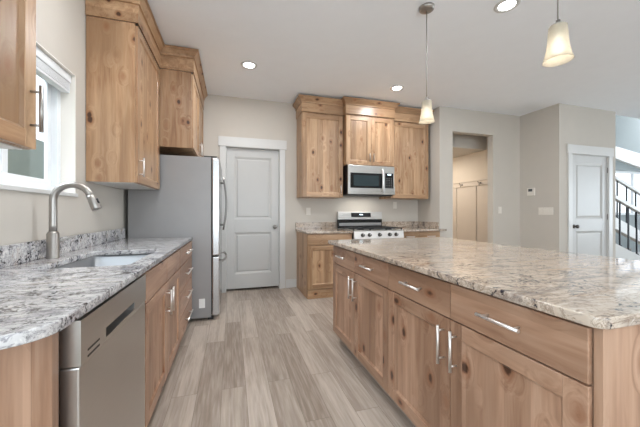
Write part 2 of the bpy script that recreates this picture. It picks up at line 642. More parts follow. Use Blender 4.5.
def panel_door(n, x0, x1, ytop, yw, zt, knob_x, hinge_x, gap):
    """white two-panel door in a wall facing -Y; yw is the wall face"""
    yf = ytop
    g = 0.012
    a, b = x0 + g, x1 - g
    z0, z1 = gap, zt - 0.012
    st = 0.115
    midz = 0.87
    bm = NB()
    box(bm, a, a + st, yf, yf + 0.04, z0, z1)
    box(bm, b - st, b, yf, yf + 0.04, z0, z1)
    for r0, r1 in ((z0, z0 + 0.22), (midz, midz + 0.20), (z1 - 0.13, z1)):
        box(bm, a + st, b - st, yf, yf + 0.04, r0, r1)
    box(bm, a + st, b - st, yf + 0.014, yf + 0.03, z0 + 0.22, z1 - 0.13)
    d = obj('door_%d' % n, bm, DOORW, bevel=0.002, origin=((x0 + x1) / 2, yf, 0))
    struct(d)
    for p0, p1 in ((z0 + 0.22, midz), (midz + 0.20, z1 - 0.13)):
        bm = NB()
        u0, u1 = a + st, b - st
        w_ = 0.03
        out = [(u0, p0), (u1, p0), (u1, p1), (u0, p1)]
        inn = [(u0 + w_, p0 + w_), (u1 - w_, p0 + w_), (u1 - w_, p1 - w_), (u0 + w_, p1 - w_)]
        inn2 = [(u0 + w_ + .02, p0 + w_ + .02), (u1 - w_ - .02, p0 + w_ + .02), (u1 - w_ - .02, p1 - w_ - .02), (u0 + w_ + .02, p1 - w_ - .02)]
        r1_ = [bm.verts.new((u, yf + 0.002, z)) for u, z in out]
        r2_ = [bm.verts.new((u, yf + 0.0135, z)) for u, z in inn]
        r3_ = [bm.verts.new((u, yf + 0.006, z)) for u, z in inn2]
        for i in range(4):
            j = (i + 1) % 4
            bm.faces.new((r1_[i], r1_[j], r2_[j], r2_[i]))
            bm.faces.new((r2_[i], r2_[j], r3_[j], r3_[i]))
        bm.faces.new(r3_)
        obj('door_panel', bm, DOORW, d)
    bm = NB()
    lathe(bm, (knob_x, yf, 0.95), [(0, 0.0), (0.032, 0.0), (0.032, -0.008), (0.012, -0.012), (0.012, -0.035), (0.026, -0.042),
                                   (0.03, -0.055), (0.024, -0.068), (0, -0.072)], 20, 'y')
    obj('knob', bm, BRONZE if n == 2 else NICKEL, d)
    for hz in (0.28, 1.1, 1.88):
        bm = NB()
        tube(bm, [(hinge_x, yf - 0.006, hz - 0.045), (hinge_x, yf - 0.006, hz + 0.045)], 0.007, 8)
        obj('hinge', bm, BRONZE if n == 2 else NICKEL, d)
    # casing and jamb
    bm = NB()
    cw = 0.088
    box(bm, x0 - cw + 0.01, x0 + 0.01, yw - 0.018, yw, 0, zt)
    box(bm, x1 - 0.01, x1 + cw - 0.01, yw - 0.018, yw, 0, zt)
    box(bm, x0 - cw - 0.012, x1 + cw + 0.012, yw - 0.024, yw, zt - 0.005, zt + 0.135)
    box(bm, x0 - 0.001, x0 + 0.011, yw, yw + 0.12, 0, zt)
    box(bm, x1 - 0.011, x1 + 0.001, yw, yw + 0.12, 0, zt)
    box(bm, x0, x1, yw, yw + 0.12, zt - 0.011, zt + 0.001)
    struct(obj('trim_%d' % n, bm, TRIM, bevel=0.002))


panel_door(1, DX0, DX1, YB + 0.045, YB, DZ, DX1 - 0.075, DX0 + 0.006, 0.03)
panel_door(2, EX0, EX1, 3.312, 3.3, EZ, EX0 + 0.08, EX1 - 0.006, 0.015)
# dark closed rooms behind the doors
wall('wall_pantry', [(-0.3, 1.0, 5.3, 5.4, 0, CZ), (-0.4, -0.3, YB + 0.12, 5.4, 0, CZ), (1.0, 1.1, YB + 0.12, 5.4, 0, CZ)])

# ------------------------------------------------------------------ window over the sink
wx = XL - 0.13
bm = NB()
fw = 0.045
for (y0, y1, z0, z1) in ((WY0, WY1, WZ0, WZ0 + fw), (WY0, WY1, WZ1 - fw, WZ1), (WY0, WY0 + fw, WZ0 + fw, WZ1 - fw), (WY1 - fw, WY1, WZ0 + fw, WZ1 - fw)):
    box(bm, wx - 0.02, wx + 0.045, y0, y1, z0, z1)
win = struct(obj('window_1', bm, VINYL, bevel=0.003))
mid = 1.95
for (a, b, dx) in ((WY0 + fw, mid + 0.02, 0.018), (mid - 0.02, WY1 - fw, -0.008)):
    bm = NB()
    s_ = 0.042
    z0, z1 = WZ0 + fw, WZ1 - fw
    for r in ((a, b, z0, z0 + s_), (a, b, z1 - s_, z1), (a, a + s_, z0 + s_, z1 - s_), (b - s_, b, z0 + s_, z1 - s_)):
        box(bm, wx + dx, wx + dx + 0.02, *r)
    sh = obj('sash', bm, VINYL, win, 0.002)
    bobj('pane', (wx + dx + 0.008, wx + dx + 0.012, a + s_, b - s_, z0 + s_, z1 - s_), GLASS, sh)
bm = NB()
box(bm, XL - 0.085, XL + 0.012, WY0 - 0.012, WY1 + 0.012, WZ0 - 0.02, WZ0 + 0.004)
struct(obj('trim_window_sill', bm, TRIM, bevel=0.003))
bm = NB()
box(bm, XL - 0.085, XL, WY0, WY0 + 0.006, WZ0 + .004, WZ1)
box(bm, XL - 0.085, XL, WY1 - 0.006, WY1, WZ0 + .004, WZ1)
box(bm, XL - 0.085, XL, WY0 + 0.006, WY1 - 0.006, WZ1 - 0.006, WZ1)
struct(obj('trim_window_return', bm, simple('return_paint', srgb(236, 232, 224), 0.7, var=0.01)))
bl = thing('window_blind', 'white raised blind with its headrail at the top of the sink window', 'blind', (XL - 0.045, 1.98, 2.06))
bobj('headrail', (XL - 0.075, XL - 0.02, WY0 + 0.02, WY1 - 0.012, 2.068, 2.122), VINYL, bl, 0.004)
bm = NB()
for i in range(9):
    box(bm, XL - 0.072, XL - 0.024, WY0 + 0.03, WY1 - 0.022, 2.063 - 0.0055 * (i + 1), 2.063 - 0.0055 * (i + 1) + 0.0035)
obj('stacked_slats', bm, VINYL, bl)
bobj('bottom_rail', (XL - 0.072, XL - 0.024, WY0 + 0.03, WY1 - 0.022, 1.995, 2.011), VINYL, bl, 0.003)

# outside the windows
o = bobj('ground_outside', (-9, XL - 0.2, -8, 12, -0.4, -0.3), GRASS)
struct(o)
o = bobj('neighbour_fence', (-3.2, -3.12, -6, 12, -0.3, 2.4), SIDING)
tag(o, 'grey-green fence panel seen low through the sink window', 'fence')

# stair window and rear windows: vinyl frames


def yframe(n, x0, x1, y, z0, z1, bars):
    bm = NB()
    f_ = 0.06
    for r in ((x0, x1, z0, z0 + f_), (x0, x1, z1 - f_, z1), (x0, x0 + f_, z0, z1), (x1 - f_, x1, z0, z1)):
        box(bm, r[0], r[1], y, y + 0.05, r[2], r[3])
    for k in range(1, bars):
        xm = x0 + (x1 - x0) * k / bars
        box(bm, xm - 0.03, xm + 0.03, y, y + 0.05, z0 + f_, z1 - f_)
    o = struct(obj('window_%d' % n, bm, VINYL, bevel=0.003))
    bobj('pane', (x0 + f_, x1 - f_, y + 0.02, y + 0.026, z0 + f_, z1 - f_), GLASS, o)


yframe(2, 9.2, 12.2, 5.03, 1.11, 2.26, 3)
struct(bobj('ground_beyond', (-6, 16, 6.2, 30, -0.4, -0.3), SNOW))
tag(bobj('neighbour_house', (5, 15, 14, 15, -0.3, 1.75), simple('blue_grey_siding', srgb(120, 140, 155), 0.8)),
    'low blue-grey building seen through the stairwell window', 'house')

# ------------------------------------------------------------------ cabinet helpers


class Face:
    """maps (u, w, z): u along the face, w outward from the plane"""

    def __init__(s, kind, plane):
        s.k, s.p = kind, plane
        s.ua = 'x' if kind == 'y-' else 'y'

    def P(s, u, w_, z):
        if s.k == 'x+':
            return (s.p + w_, u, z)
        if s.k == 'x-':
            return (s.p - w_, u, z)
        return (u, s.p - w_, z)

    def box(s, bm, u0, u1, w0, w1, z0, z1, mi=0):
        a, b = s.P(u0, w0, z0), s.P(u1, w1, z1)
        box(bm, a[0], b[0], a[1], b[1], a[2], b[2], mi)


TH = 0.020


def handle(F, parent, u, z, length, vertical, w0=TH, mat=None):
    bm = NB()
    off = 0.032
    h = length / 2
    r = 0.0066
    if vertical:
        tube(bm, [F.P(u, w0 + off, z - h), F.P(u, w0 + off, z + h)], r, 12)
        for s_ in (-1, 1):
            tube(bm, [F.P(u, w0, z + s_ * h * 0.72), F.P(u, w0 + off, z + s_ * h * 0.72)], 0.0045, 10)
    else:
        tube(bm, [F.P(u - h, w0 + off, z), F.P(u + h, w0 + off, z)], r, 12)
        for s_ in (-1, 1):
            tube(bm, [F.P(u + s_ * h * 0.72, w0, z), F.P(u + s_ * h * 0.72, w0 + off, z)], 0.0045, 10)
    return obj('handle', bm, mat or CHROME, parent)


def shaker(F, parent, u0, u1, z0, z1, W, fr=0.062, name='door'):
    """frame and bevelled recessed panel"""
    bm = NB()
    F.box(bm, u0, u0 + fr, 0.001, TH, z0, z1, 0)
    F.box(bm, u1 - fr, u1, 0.001, TH, z0, z1, 0)
    F.box(bm, u0 + fr, u1 - fr, 0.001, TH, z0, z0 + fr, 1)
    F.box(bm, u0 + fr, u1 - fr, 0.001, TH, z1 - fr, z1, 1)
    d = obj(name, bm, [W['z'], W[F.ua]], parent, 0.0018)
    bm = NB()
    bv = 0.011
    a = [(u0 + fr, z0 + fr), (u1 - fr, z0 + fr), (u1 - fr, z1 - fr), (u0 + fr, z1 - fr)]
    b = [(u0 + fr + bv, z0 + fr + bv), (u1 - fr - bv, z0 + fr + bv), (u1 - fr - bv, z1 - fr - bv), (u0 + fr + bv, z1 - fr - bv)]
    ra = [bm.verts.new(F.P(u, TH - 0.003, z)) for u, z in a]
    rb = [bm.verts.new(F.P(u, 0.009, z)) for u, z in b]
    for i in range(4):
        j = (i + 1) % 4
        bm.faces.new((ra[i], ra[j], rb[j], rb[i]))
    bm.faces.new(rb)
    rc = [bm.verts.new(F.P(u, 0.003, z)) for u, z in a]
    for i in range(4):
        j = (i + 1) % 4
        bm.faces.new((ra[j], ra[i], rc[i], rc[j]))
    bm.faces.new(rc[::-1])
    obj('door_panel', bm, W['z'], d)
    return d


def slab(F, parent, u0, u1, z0, z1, W, name='drawer'):
    bm = NB()
    F.box(bm, u0, u1, 0.001, TH, z0, z1)
    return obj(name, bm, W[F.ua], parent, 0.0025)


def crown(parent, path, z0, z1, proj, W, name='crown_moulding'):
    """sloped crown profile swept along path (list of xy), outward to the right of travel"""
    prof = [(0.004, z0 - 0.004), (0.024, z0 - 0.004), (0.024, z0 + 0.006), (0.015, z0 + 0.010), (0.018, z0 + 0.018), (0.030, z0 + (z1 - z0) * .38), (proj - 0.012, z1 - 0.022), (proj, z1 - 0.018), (proj, z1), (0.004, z1)]
    n = len(path)
    rings = []
    bm = NB()
    ns = []
    for i in range(n - 1):
        d = Vector((path[i + 1][0] - path[i][0], path[i + 1][1] - path[i][1])).normalized()
        ns.append(Vector((d.y, -d.x)))
    for i, p in enumerate(path):
        if i == 0:
            m_ = ns[0]
        elif i == n - 1:
            m_ = ns[-1]
        else:
            a, b = ns[i - 1], ns[i]
            m_ = (a + b) / (1 + a.dot(b))
        rings.append([bm.verts.new((p[0] + m_.x * o_, p[1] + m_.y * o_, z)) for o_, z in prof])
    k = len(prof)
    for i in range(n - 1):
        for j in range(k):
            bm.faces.new((rings[i][j], rings[i][(j + 1) % k], rings[i + 1][(j + 1) % k], rings[i + 1][j]))
    bm.faces.new(rings[0])
    bm.faces.new(rings[-1][::-1])
    return obj(name, bm, W, parent)


def strip(parent, path, z0, z1, t, W, name):
    """flat board wrapped along path (outward to the right of travel)"""
    bm = NB()
    n = len(path)
    ns = []
    for i in range(n - 1):
        d = Vector((path[i + 1][0] - path[i][0], path[i + 1][1] - path[i][1])).normalized()
        ns.append(Vector((d.y, -d.x)))
    rings = []
    for i, p in enumerate(path):
        if i == 0:
            m_ = ns[0]
        elif i == n - 1:
            m_ = ns[-1]
        else:
            m_ = (ns[i - 1] + ns[i]) / (1 + ns[i - 1].dot(ns[i]))
        rings.append([bm.verts.new((p[0] + m_.x * o_, p[1] + m_.y * o_, z)) for o_, z in ((0, z0), (t, z0), (t, z1), (0, z1))])
    for i in range(n - 1):
        for j in range(4):
            bm.faces.new((rings[i][j], rings[i][(j + 1) % 4], rings[i + 1][(j + 1) % 4], rings[i + 1][j]))
    bm.faces.new(rings[0])
    bm.faces.new(rings[-1][::-1])
    return obj(name, bm, W, parent, 0.0015)


def slab_curve(name, outer, holes, z0, z1, mat, parent=None, origin=(0, 0, 0)):
    """stone slab from 2D outlines through a filled curve, softly rounded edge"""
    cu = bpy.data.curves.new(name + '_outline', 'CURVE')
    cu.dimensions = '2D'
    cu.fill_mode = 'BOTH'
    e = 0.004
    cu.extrude = (z1 - z0) / 2 - e
    cu.bevel_depth = e
    cu.bevel_resolution = 2
    cu.offset = -e
    for loop in [outer] + holes:
        sp = cu.splines.new('POLY')
        sp.points.add(len(loop) - 1)
        for i, (x, y) in enumerate(loop):
            sp.points[i].co = (x - origin[0], y - origin[1], 0, 1)
        sp.use_cyclic_u = True
    tmp = bpy.data.objects.new(name, cu)
    COL.objects.link(tmp)
    dg = bpy.context.evaluated_depsgraph_get()
    me = bpy.data.meshes.new_from_object(tmp.evaluated_get(dg))
    bpy.data.objects.remove(tmp)
    me.transform(Matrix.Translation((0, 0, (z0 + z1) / 2 - origin[2])))
    me.materials.clear()
    me.materials.append(mat)
    o = bpy.data.objects.new(name, me)
    COL.objects.link(o)
    if parent is not None:
        o.parent = parent
    else:
        o.location = origin
    return o


def rrect(x0, x1, y0, y1, r, n=8):
    """rounded rectangle; r = radius or 4 radii (x0y0, x1y0, x1y1, x0y1)"""
    if not isinstance(r, (tuple, list)):
        r = (r,) * 4
    pts = []
    for (cx, cy, sx, sy, a0, rr) in ((x0, y0, 1, 1, PI, r[0]), (x1, y0, -1, 1, 1.5 * PI, r[1]), (x1, y1, -1, -1, 0, r[2]), (x0, y1, 1, -1, .5 * PI, r[3])):
        if rr < 1e-5:
            pts.append((cx, cy))
            continue
        for k in range(n + 1):
            a = a0 + k / n * PI / 2
            pts.append((cx + sx * rr + math.cos(a) * rr, cy + sy * rr + math.sin(a) * rr))
    return pts


CT0, CT1 = 0.884, 0.914
GAPZ = 0.722
TOE = 0.10

# ------------------------------------------------------------------ left run
FX = -0.420          # carcass face; door fronts stand at -0.40
FL = Face('x+', FX)
cx_back = XL + 0.004

# end panel next to the dishwasher
t = thing('base_end_panel', 'wooden end panel closing the near end of the left counter beside the dishwasher', 'cabinet panel', (-0.75, 0.93, 0))
bobj('side_panel', (cx_back, -0.481, 0.915, 0.935, 0, CT0 - 0.001), WOODI['z'], t, 0.001)
bobj('stile', (-0.480, -0.436, 0.908, 0.94, 0, CT0 - 0.001), WOODI['z'], t, 0.002)

# dishwasher
DWY0, DWY1 = 0.965, 1.605
t = thing('dishwasher', 'stainless steel dishwasher built under the left counter near the camera', 'dishwasher', (-0.72, 1.285, 0))
bobj('tub', (cx_back + 0.03, -0.47, DWY0 + 0.012, DWY1 - 0.008, 0.09, CT0 - 0.006), BLACK, t, 0.003)
bobj('toe_panel', (-0.53, -0.50, DWY0 + 0.012, DWY1 - 0.01, 0.004, 0.088), BLACK, t)
bm = NB()
dx0, dx1 = -0.452, -0.400
box(bm, dx0, dx1, DWY0, DWY1, 0.105, 0.744)
obj('door', bm, STEEL, t, 0.006, 3)
bm = NB()
# upper control section with an open pocket handle
dxu = -0.398
sy0, sy1, sz0, sz1 = 1.135, 1.43, 0.757, 0.788
box(bm, dx0 - 0.006, dxu, DWY0, sy0, 0.746, 0.872)
box(bm, dx0 - 0.006, dxu, sy1, DWY1, 0.746, 0.872)
box(bm, dx0 - 0.006, dxu, sy0, sy1, 0.746, sz0)
box(bm, dx0 - 0.006, dxu, sy0, sy1, sz1, 0.872)
cp = obj('control_panel', bm, STEEL, t)
bobj('pocket_handle', (dx0 - 0.004, -0.445, sy0 - 0.003, sy1 + 0.003, sz0 - 0.004, sz1 + 0.004), BLACK, cp)
bm = NB()
for zz in (0.752, 0.770):
    box(bm, -0.3985, -0.3972, 1.005, 1.085, zz, zz + 0.006)
obj('vent', bm, BLACK, cp)

# sink base
t = thing('sink_base_cabinet', 'knotty alder sink base cabinet with two doors and false drawer fronts', 'cabinet', (-0.72, 2.1, 0))
y0, y1 = 1.612, 2.604
bm = NB()
box(bm, cx_back, FX, y0, y0 + 0.018, TOE, CT0 - 0.001)
box(bm, cx_back, FX, y1 - 0.018, y1, TOE, CT0 - 0.001)
box(bm, cx_back, FX, y0 + 0.018, y1 - 0.018, TOE, TOE + 0.018)
box(bm, FX - 0.02, FX, y0 + 0.018, y1 - 0.018, CT0 - 0.03, CT0 - 0.001)
box(bm, FX - 0.02, FX, y0 + 0.018, y1 - 0.018, GAPZ - 0.02, GAPZ + 0.02)
box(bm, FX - 0.02, FX, 2.07, 2.14, TOE + 0.018, CT0 - 0.03)
obj('carcass', bm, WOODI['z'], t)
bobj('toe_kick', (FX - 0.075, FX - 0.06, y0, y1, 0.002, TOE), GREYTOE, t)
ym = 2.105
for a, b in ((y0 + 0.004, ym - 0.002), (ym + 0.002, y1 - 0.002)):
    slab(FL, t, a, b, GAPZ + 0.003, CT0 - 0.012, WOODI, 'drawer_front')
    d = shaker(FL, t, a, b, TOE + 0.006, GAPZ - 0.003, WOODI)
    handle(FL, d, (b - 0.035) if b < 2.2 else (a + 0.035), 0.60, 0.16, True)

# drawer stack
t = thing('drawer_base_cabinet', 'knotty alder base cabinet with a stack of four drawers beside the refrigerator', 'cabinet', (-0.72, 2.98, 0))
y0, y1 = 2.608, 3.352
bobj('carcass', (cx_back, FX, y0, y1, TOE, CT0 - 0.001), WOODI['z'], t)
bobj('toe_kick', (FX - 0.075, FX - 0.06, y0, y1, 0.002, TOE - 0.001), GREYTOE, t)
zs = [TOE + 0.006, 0.30, 0.51, GAPZ, CT0 - 0.009]
for i in range(4):
    d = slab(FL, t, y0 + 0.002, y1 - 0.003, zs[i] + 0.003, zs[i + 1] - 0.003, WOODI)
    handle(FL, d, (y0 + y1) / 2, (zs[i] + zs[i + 1]) / 2 + 0.01, 0.30, False)

# counter with sink cut-out, backsplash
SK = (-0.875, -0.485, 1.646, 2.29)
outer = rrect(cx_back, -0.392, 0.765, 3.372, (0, 0.11, 0, 0), 10)
hole = rrect(SK[0], SK[1], SK[2], SK[3], 0.03, 6)
ct = slab_curve('granite_countertop', outer, [hole], CT0, CT1, GRAN, origin=(-0.7, 2.0, CT0))
tag(ct, 'long grey and white granite countertop around the sink on the left wall', 'countertop')
bobj('backsplash', (cx_back, XL + 0.028, 0.775, 3.372, CT1 + 0.0005, 1.016), GRAN, ct, 0.002)

# sink
t = thing('undermount_sink', 'stainless steel undermount sink basin set in the left granite counter', 'sink', (-0.67, 1.975, 0.66))
bm = NB()
x0, x1, y0, y1 = SK
lo = 0.68
for (e, za, zb) in ((0.0, 0, 0),):
    outer_r = rrect(x0 - 0.014, x1 + 0.014, y0 - 0.014, y1 + 0.014, 0.05, 6)
    top_i = rrect(x0 - 0.004, x1 + 0.004, y0 - 0.004, y1 + 0.004, 0.045, 6)
    bot_i = rrect(x0 + 0.008, x1 - 0.008, y0 + 0.008, y1 - 0.008, 0.05, 6)
    bot_j = rrect(x0 + 0.035, x1 - 0.035, y0 + 0.035, y1 - 0.035, 0.05, 6)
    loops = [(outer_r, 0.8825), (top_i, 0.8825), (bot_i, lo + 0.03), (bot_j, lo)]
    rings = [[bm.verts.new((p[0], p[1], z)) for p in lp] for lp, z in loops]
    n = len(rings[0])
    for a, b in zip(rings[:-1], rings[1:]):
        for k in range(n):
            f = bm.faces.new((a[k], a[(k + 1) % n], b[(k + 1) % n], b[k]))
            f.smooth = True
    bm.faces.new(rings[-1])
o = obj('basin', bm, simple('satin_sink_steel', srgb(150, 152, 155), 0.42, 0.85, var=0.02), t)
sm = o.modifiers.new('solid', 'SOLIDIFY')
sm.thickness = 0.0015
sm.offset = 0
bm = NB()
lathe(bm, (-0.67, 1.975, lo), [(0, 0.002), (0.028, 0.003), (0.03, 0.006), (0.055, 0.006), (0.057, 0.001)], 24)
obj('drain', bm, CHROME, t)

# faucet
fx, fy = -0.955, 2.0
t = thing('kitchen_faucet', 'brushed nickel gooseneck pull-down faucet standing behind the sink', 'faucet', (fx, fy, CT1))
bm = NB()
lathe(bm, (fx, fy, CT1 + 0.0005), [(0, 0), (0.030, 0), (0.030, 0.004), (0.0285, 0.006), (0.0285, 0.138), (0.024, 0.146), (0.0195, 0.152), (0, 0.152)], 28)
obj('base', bm, NICKEL, t)
pts = []
R = 0.090
zc = 1.347 - R - 0.018
pts.append((fx, fy, CT1 + 0.15))
for k in range(0, 5):
    pts.append((fx, fy, CT1 + 0.15 + (zc - CT1 - 0.15) * (k + 1) / 5))
for k in range(1, 15):
    a = PI - k / 14 * PI * 0.90
    pts.append((fx + R + R * math.cos(a), fy - 0.0 * k, zc + R * math.sin(a)))
bm = NB()
tube(bm, pts, 0.0185, 20)
obj('neck', bm, NICKEL, t)
e = Vector(pts[-1])
dr = (e - Vector(pts[-2])).normalized()
bm = NB()
tube(bm, [e - dr * 0.004, e + dr * 0.012, e + dr * 0.016, e + dr * 0.075, e + dr * 0.085], [0.0205, 0.0205, 0.0215, 0.0265, 0.024], 20)
sp = obj('spray_head', bm, NICKEL, t)
bm = NB()
c_ = e + dr * 0.04 + Vector((0.022, -0.006, 0.009))
tube(bm, [c_ - dr * 0.014, c_ + dr * 0.014], 0.006, 10)
obj('spray_button', bm, BLACK, sp)
bm = NB()
tube(bm, [(fx, fy + 0.03, 1.0), (fx, fy + 0.055, 1.0)], 0.012, 14)
tube(bm, [(fx, fy + 0.05, 1.0), (fx + 0.03, fy + 0.085, 1.02), (fx + 0.06, fy + 0.10, 1.03)], [0.006, 0.006, 0.007], 10)
obj('lever', bm, NICKEL, t)

# refrigerator
FY0, FY1 = 3.395, 4.30
t = thing('refrigerator', 'tall stainless french-door refrigerator with plain grey sides', 'refrigerator', (-0.6, 3.85, 0))
bobj('body', (-1.005, -0.212, FY0 + 0.004, FY1 - 0.004, 0.03, 1.775), GREYSIDE, t, 0.004)
bobj('kick_grille', (-0.25, -0.19, FY0 + 0.02, FY1 - 0.02, 0.003, 0.029), BLACK, t, 0.002)
fym = (FY0 + FY1) / 2
HC = steel('fridge_door_steel', srgb(196, 196, 196), 0.25, 'z')
HDARK = steel('dark_steel_handle', srgb(132, 128, 124), 0.3, 'z')
FF = Face('x+', -0.205)
for a, b in ((FY0, fym - 0.002), (fym + 0.002, FY1)):
    bm = NB()
    FF.box(bm, a, b, 0, 0.078, 0.700, 1.772)
    d = obj('door', bm, HC, t, 0.014, 4)
    hy = b - 0.05 if a < fym - 0.1 else a + 0.05
    bm = NB()
    zz = [0.96 + (1.60 - 0.96) * k / 14 for k in range(15)]
    tube(bm, [(-0.125 + 0.028 + 0.034 * math.sin(k / 14 * PI), hy, zz[k]) for k in range(15)], 0.0105, 12)
    for z_ in (1.02, 1.54):
        tube(bm, [(-0.128, hy, z_), (-0.088, hy, z_)], 0.010, 12)
    obj('handle', bm, HDARK, d)
bm = NB()
FF.box(bm, FY0, FY1, 0, 0.078, 0.045, 0.690)
d = obj('freezer_drawer', bm, HC, t, 0.014, 4)
bm = NB()
tube(bm, [(-0.125 + 0.028 + 0.034 * math.sin(k / 14 * PI), FY0 + 0.07 + (FY1 - FY0 - 0.14) * k / 14, 0.63) for k in range(15)], 0.0125, 12)
for y_ in (FY0 + 0.13, FY1 - 0.13):
    tube(bm, [(-0.128, y_, 0.63), (-0.08, y_, 0.63)], 0.010, 12)
obj('handle', bm, NICKEL, d)
for a in (FY0 + 0.03, FY1 - 0.09):
    bobj('hinge_cover', (-0.29, -0.15, a, a + 0.06, 1.776, 1.792), BLACK, t, 0.004)
bobj('door_gasket', (-0.2115, -0.2055, FY0 + 0.01, FY1 - 0.01, 0.06, 1.765), DARK, t)
bobj('energy_label', (-0.335, -0.275, FY0 + 0.0025, FY0 + 0.0038, 0.14, 0.24), LABELW, t)
o = t.children[-1]

# left upper cabinets
UZ = 1.405
UF = Face('x+', -0.720)
t = thing('wall_cabinet', 'knotty alder wall cabinet cropped by the left photo edge beside the sink window', 'cabinet', (-0.88, 0.9, UZ))
bobj('carcass', (cx_back, -0.720, 0.46, 1.360, UZ, 2.63), WOOD['z'], t, 0.001)
bobj('underside', (cx_back + 0.01, -0.735, 0.475, 1.345, UZ - 0.004, UZ - 0.0005), TRIM, t)
d = shaker(UF, t, 0.462, 0.908, UZ + 0.001, 2.60, WOOD)
d = shaker(UF, t, 0.912, 1.358, UZ + 0.001, 2.60, WOOD)
handle(UF, d, 1.325, 1.55, 0.17, True, mat=NICKEL)
pth = [(cx_back, 0.46), (-0.70, 0.46), (-0.70, 1.36), (cx_back, 1.36)]
strip(t, pth, 2.64, 2.79, 0.012, WOOD['y'], 'frieze_board')
crown(t, pth, 2.785, 2.868, 0.06, WOOD['y'])

t = thing('wall_cabinet', 'tall knotty alder wall cabinet with crown between the sink window and refrigerator', 'cabinet', (-0.88, 2.95, UZ))
bobj('carcass', (cx_back, -0.720, 2.60, 3.336, UZ, 2.645), WOOD['z'], t, 0.001)
bobj('underside', (cx_back + 0.01, -0.735, 2.615, 3.32, UZ - 0.004, UZ - 0.0005), TRIM, t)
d = shaker(UF, t, 2.603, 3.333, UZ + 0.001, 2.63, WOOD)
handle(UF, d, 2.64, 1.53, 0.15, True)
pth = [(cx_back, 2.60), (-0.705, 2.60), (-0.705, 3.336)]
strip(t, pth, 2.646, 2.795, 0.010, WOOD['y'], 'frieze_board')
crown(t, pth, 2.79, 2.868, 0.062, WOOD['y'])

t = thing('wall_cabinet', 'deep knotty alder cabinet mounted above the refrigerator', 'cabinet', (-0.72, 3.93, 1.85))
bobj('carcass', (cx_back, -0.405, 3.342, YB - 0.004, 1.85, 2.645), WOOD['z'], t, 0.001)
OF = Face('x+', -0.405)
for a, b in ((3.345, 3.928), (3.932, YB - 0.012)):
    d = shaker(OF, t, a, b, 1.852, 2.63, WOOD)
    handle(OF, d, b - 0.035 if a < 3.5 else a + 0.035, 1.96, 0.15, True)
pth = [(-0.697, 3.342), (-0.390, 3.342), (-0.390, YB - 0.004)]
strip(t, pth, 2.646, 2.795, 0.010, WOOD['y'], 'frieze_board')
crown(t, [(-0.69, 3.342), (-0.390, 3.342), (-0.390, YB - 0.004)], 2.79, 2.868, 0.062, WOOD['y'])

# ------------------------------------------------------------------ range wall
RB0 = 3.85      # carcass face of base cabinets
RL, RR = 1.640, 2.435
BF = Face('y-', RB0)
yb = YB - 0.004
t = thing('base_cabinet', 'knotty alder base cabinet left of the gas range with one drawer and door', 'cabinet', (1.3, 4.2, 0))
bobj('carcass', (0.98, RL - 0.006, RB0, yb, 0.0, CT0 - 0.001), WOOD['z'], t, 0.001)
d = slab(BF, t, 0.99, RL - 0.012, GAPZ + 0.003, CT0 - 0.010, WOOD)
d = shaker(BF, t, 0.99, RL - 0.012, 0.13, GAPZ - 0.003, WOOD)
bobj('base_board', (0.982, RL - 0.012, RB0 - 0.022, RB0 - 0.0005, 0.002, 0.122), WOOD['x'], t, 0.002)
t = thing('base_cabinet', 'knotty alder base cabinet right of the gas range below the short counter', 'cabinet', (2.8, 4.2, 0))
bobj('carcass', (RR + 0.006, 3.196, RB0 + 0.10, yb, 0.0, CT0 - 0.001), WOOD['z'], t, 0.001)
BF2 = Face('y-', RB0 + 0.10)
um = (RR + 3.2) / 2
for a, b in ((RR + 0.01, um - 0.002), (um + 0.002, 3.19)):
    d = slab(BF2, t, a, b, GAPZ + 0.003, CT0 - 0.010, WOOD)
    handle(BF2, d, (a + b) / 2, 0.80, 0.15, False)
    d = shaker(BF2, t, a, b, 0.11, GAPZ - 0.003, WOOD)
    handle(BF2, d, b - 0.035 if a < um - 0.1 else a + 0.035, 0.62, 0.15, True)
o = slab_curve('granite_countertop', rrect(0.962, RL - 0.004, RB0 - 0.045, yb, 0.004, 2), [], CT0, CT1, GRANT, origin=(1.3, 4.2, CT0))
tag(o, 'small speckled granite countertop piece left of the gas range', 'countertop')
bobj('backsplash', (0.962, RL - 0.004, YB - 0.026, yb, CT1 + 0.0005, 1.018), GRANT, o, 0.002)
o = slab_curve('granite_countertop', [(RR + 0.004, RB0 - 0.02), (3.235, RB0 - 0.02), (3.235, 3.945), (3.196, 3.945), (3.196, yb), (RR + 0.004, yb)], [], CT0, CT1, GRANT, origin=(2.8, 4.2, CT0))
tag(o, 'small speckled granite countertop piece right of the gas range', 'countertop')
bobj('backsplash', (RR + 0.004, 3.196, YB - 0.026, yb, CT1 + 0.0005, 1.018), GRANT, o, 0.002)
bobj('side_backsplash', (3.174, 3.196, 3.96, YB - 0.027, CT1 + 0.0005, 1.018), GRANT, o, 0.002)

# uppers
UY = 4.13
U1 = Face('y-', UY + TH)
t = thing('wall_cabinet', 'knotty alder wall cabinet with one door left of the microwave', 'cabinet', (1.3, 4.3, 1.40))
bobj('carcass', (0.98, 1.618, UY + TH, yb, 1.40, 2.645), WOOD['z'], t, 0.001)
d = shaker(U1, t, 0.984, 1.606, 1.405, 2.618, WOOD)
handle(U1, d, 1.57, 1.52, 0.13, True)
pth = [(0.98, yb), (0.98, UY), (1.618, UY)]
strip(t, pth, 2.635, 2.775, 0.012, WOOD['x'], 'frieze_board')
crown(t, pth, 2.77, 2.852, 0.066, WOOD['x'])
MY = 4.03
U2 = Face('y-', MY + TH)
MX0, MX1 = 1.635, 2.42
t = thing('wall_cabinet', 'short two-door knotty alder wall cabinet above the microwave', 'cabinet', (2.03, 4.3, 1.89))
bobj('carcass', (1.622, MX1, MY + TH, yb, 1.885, 2.645), WOOD['z'], t, 0.001)
um = (MX0 + MX1) / 2
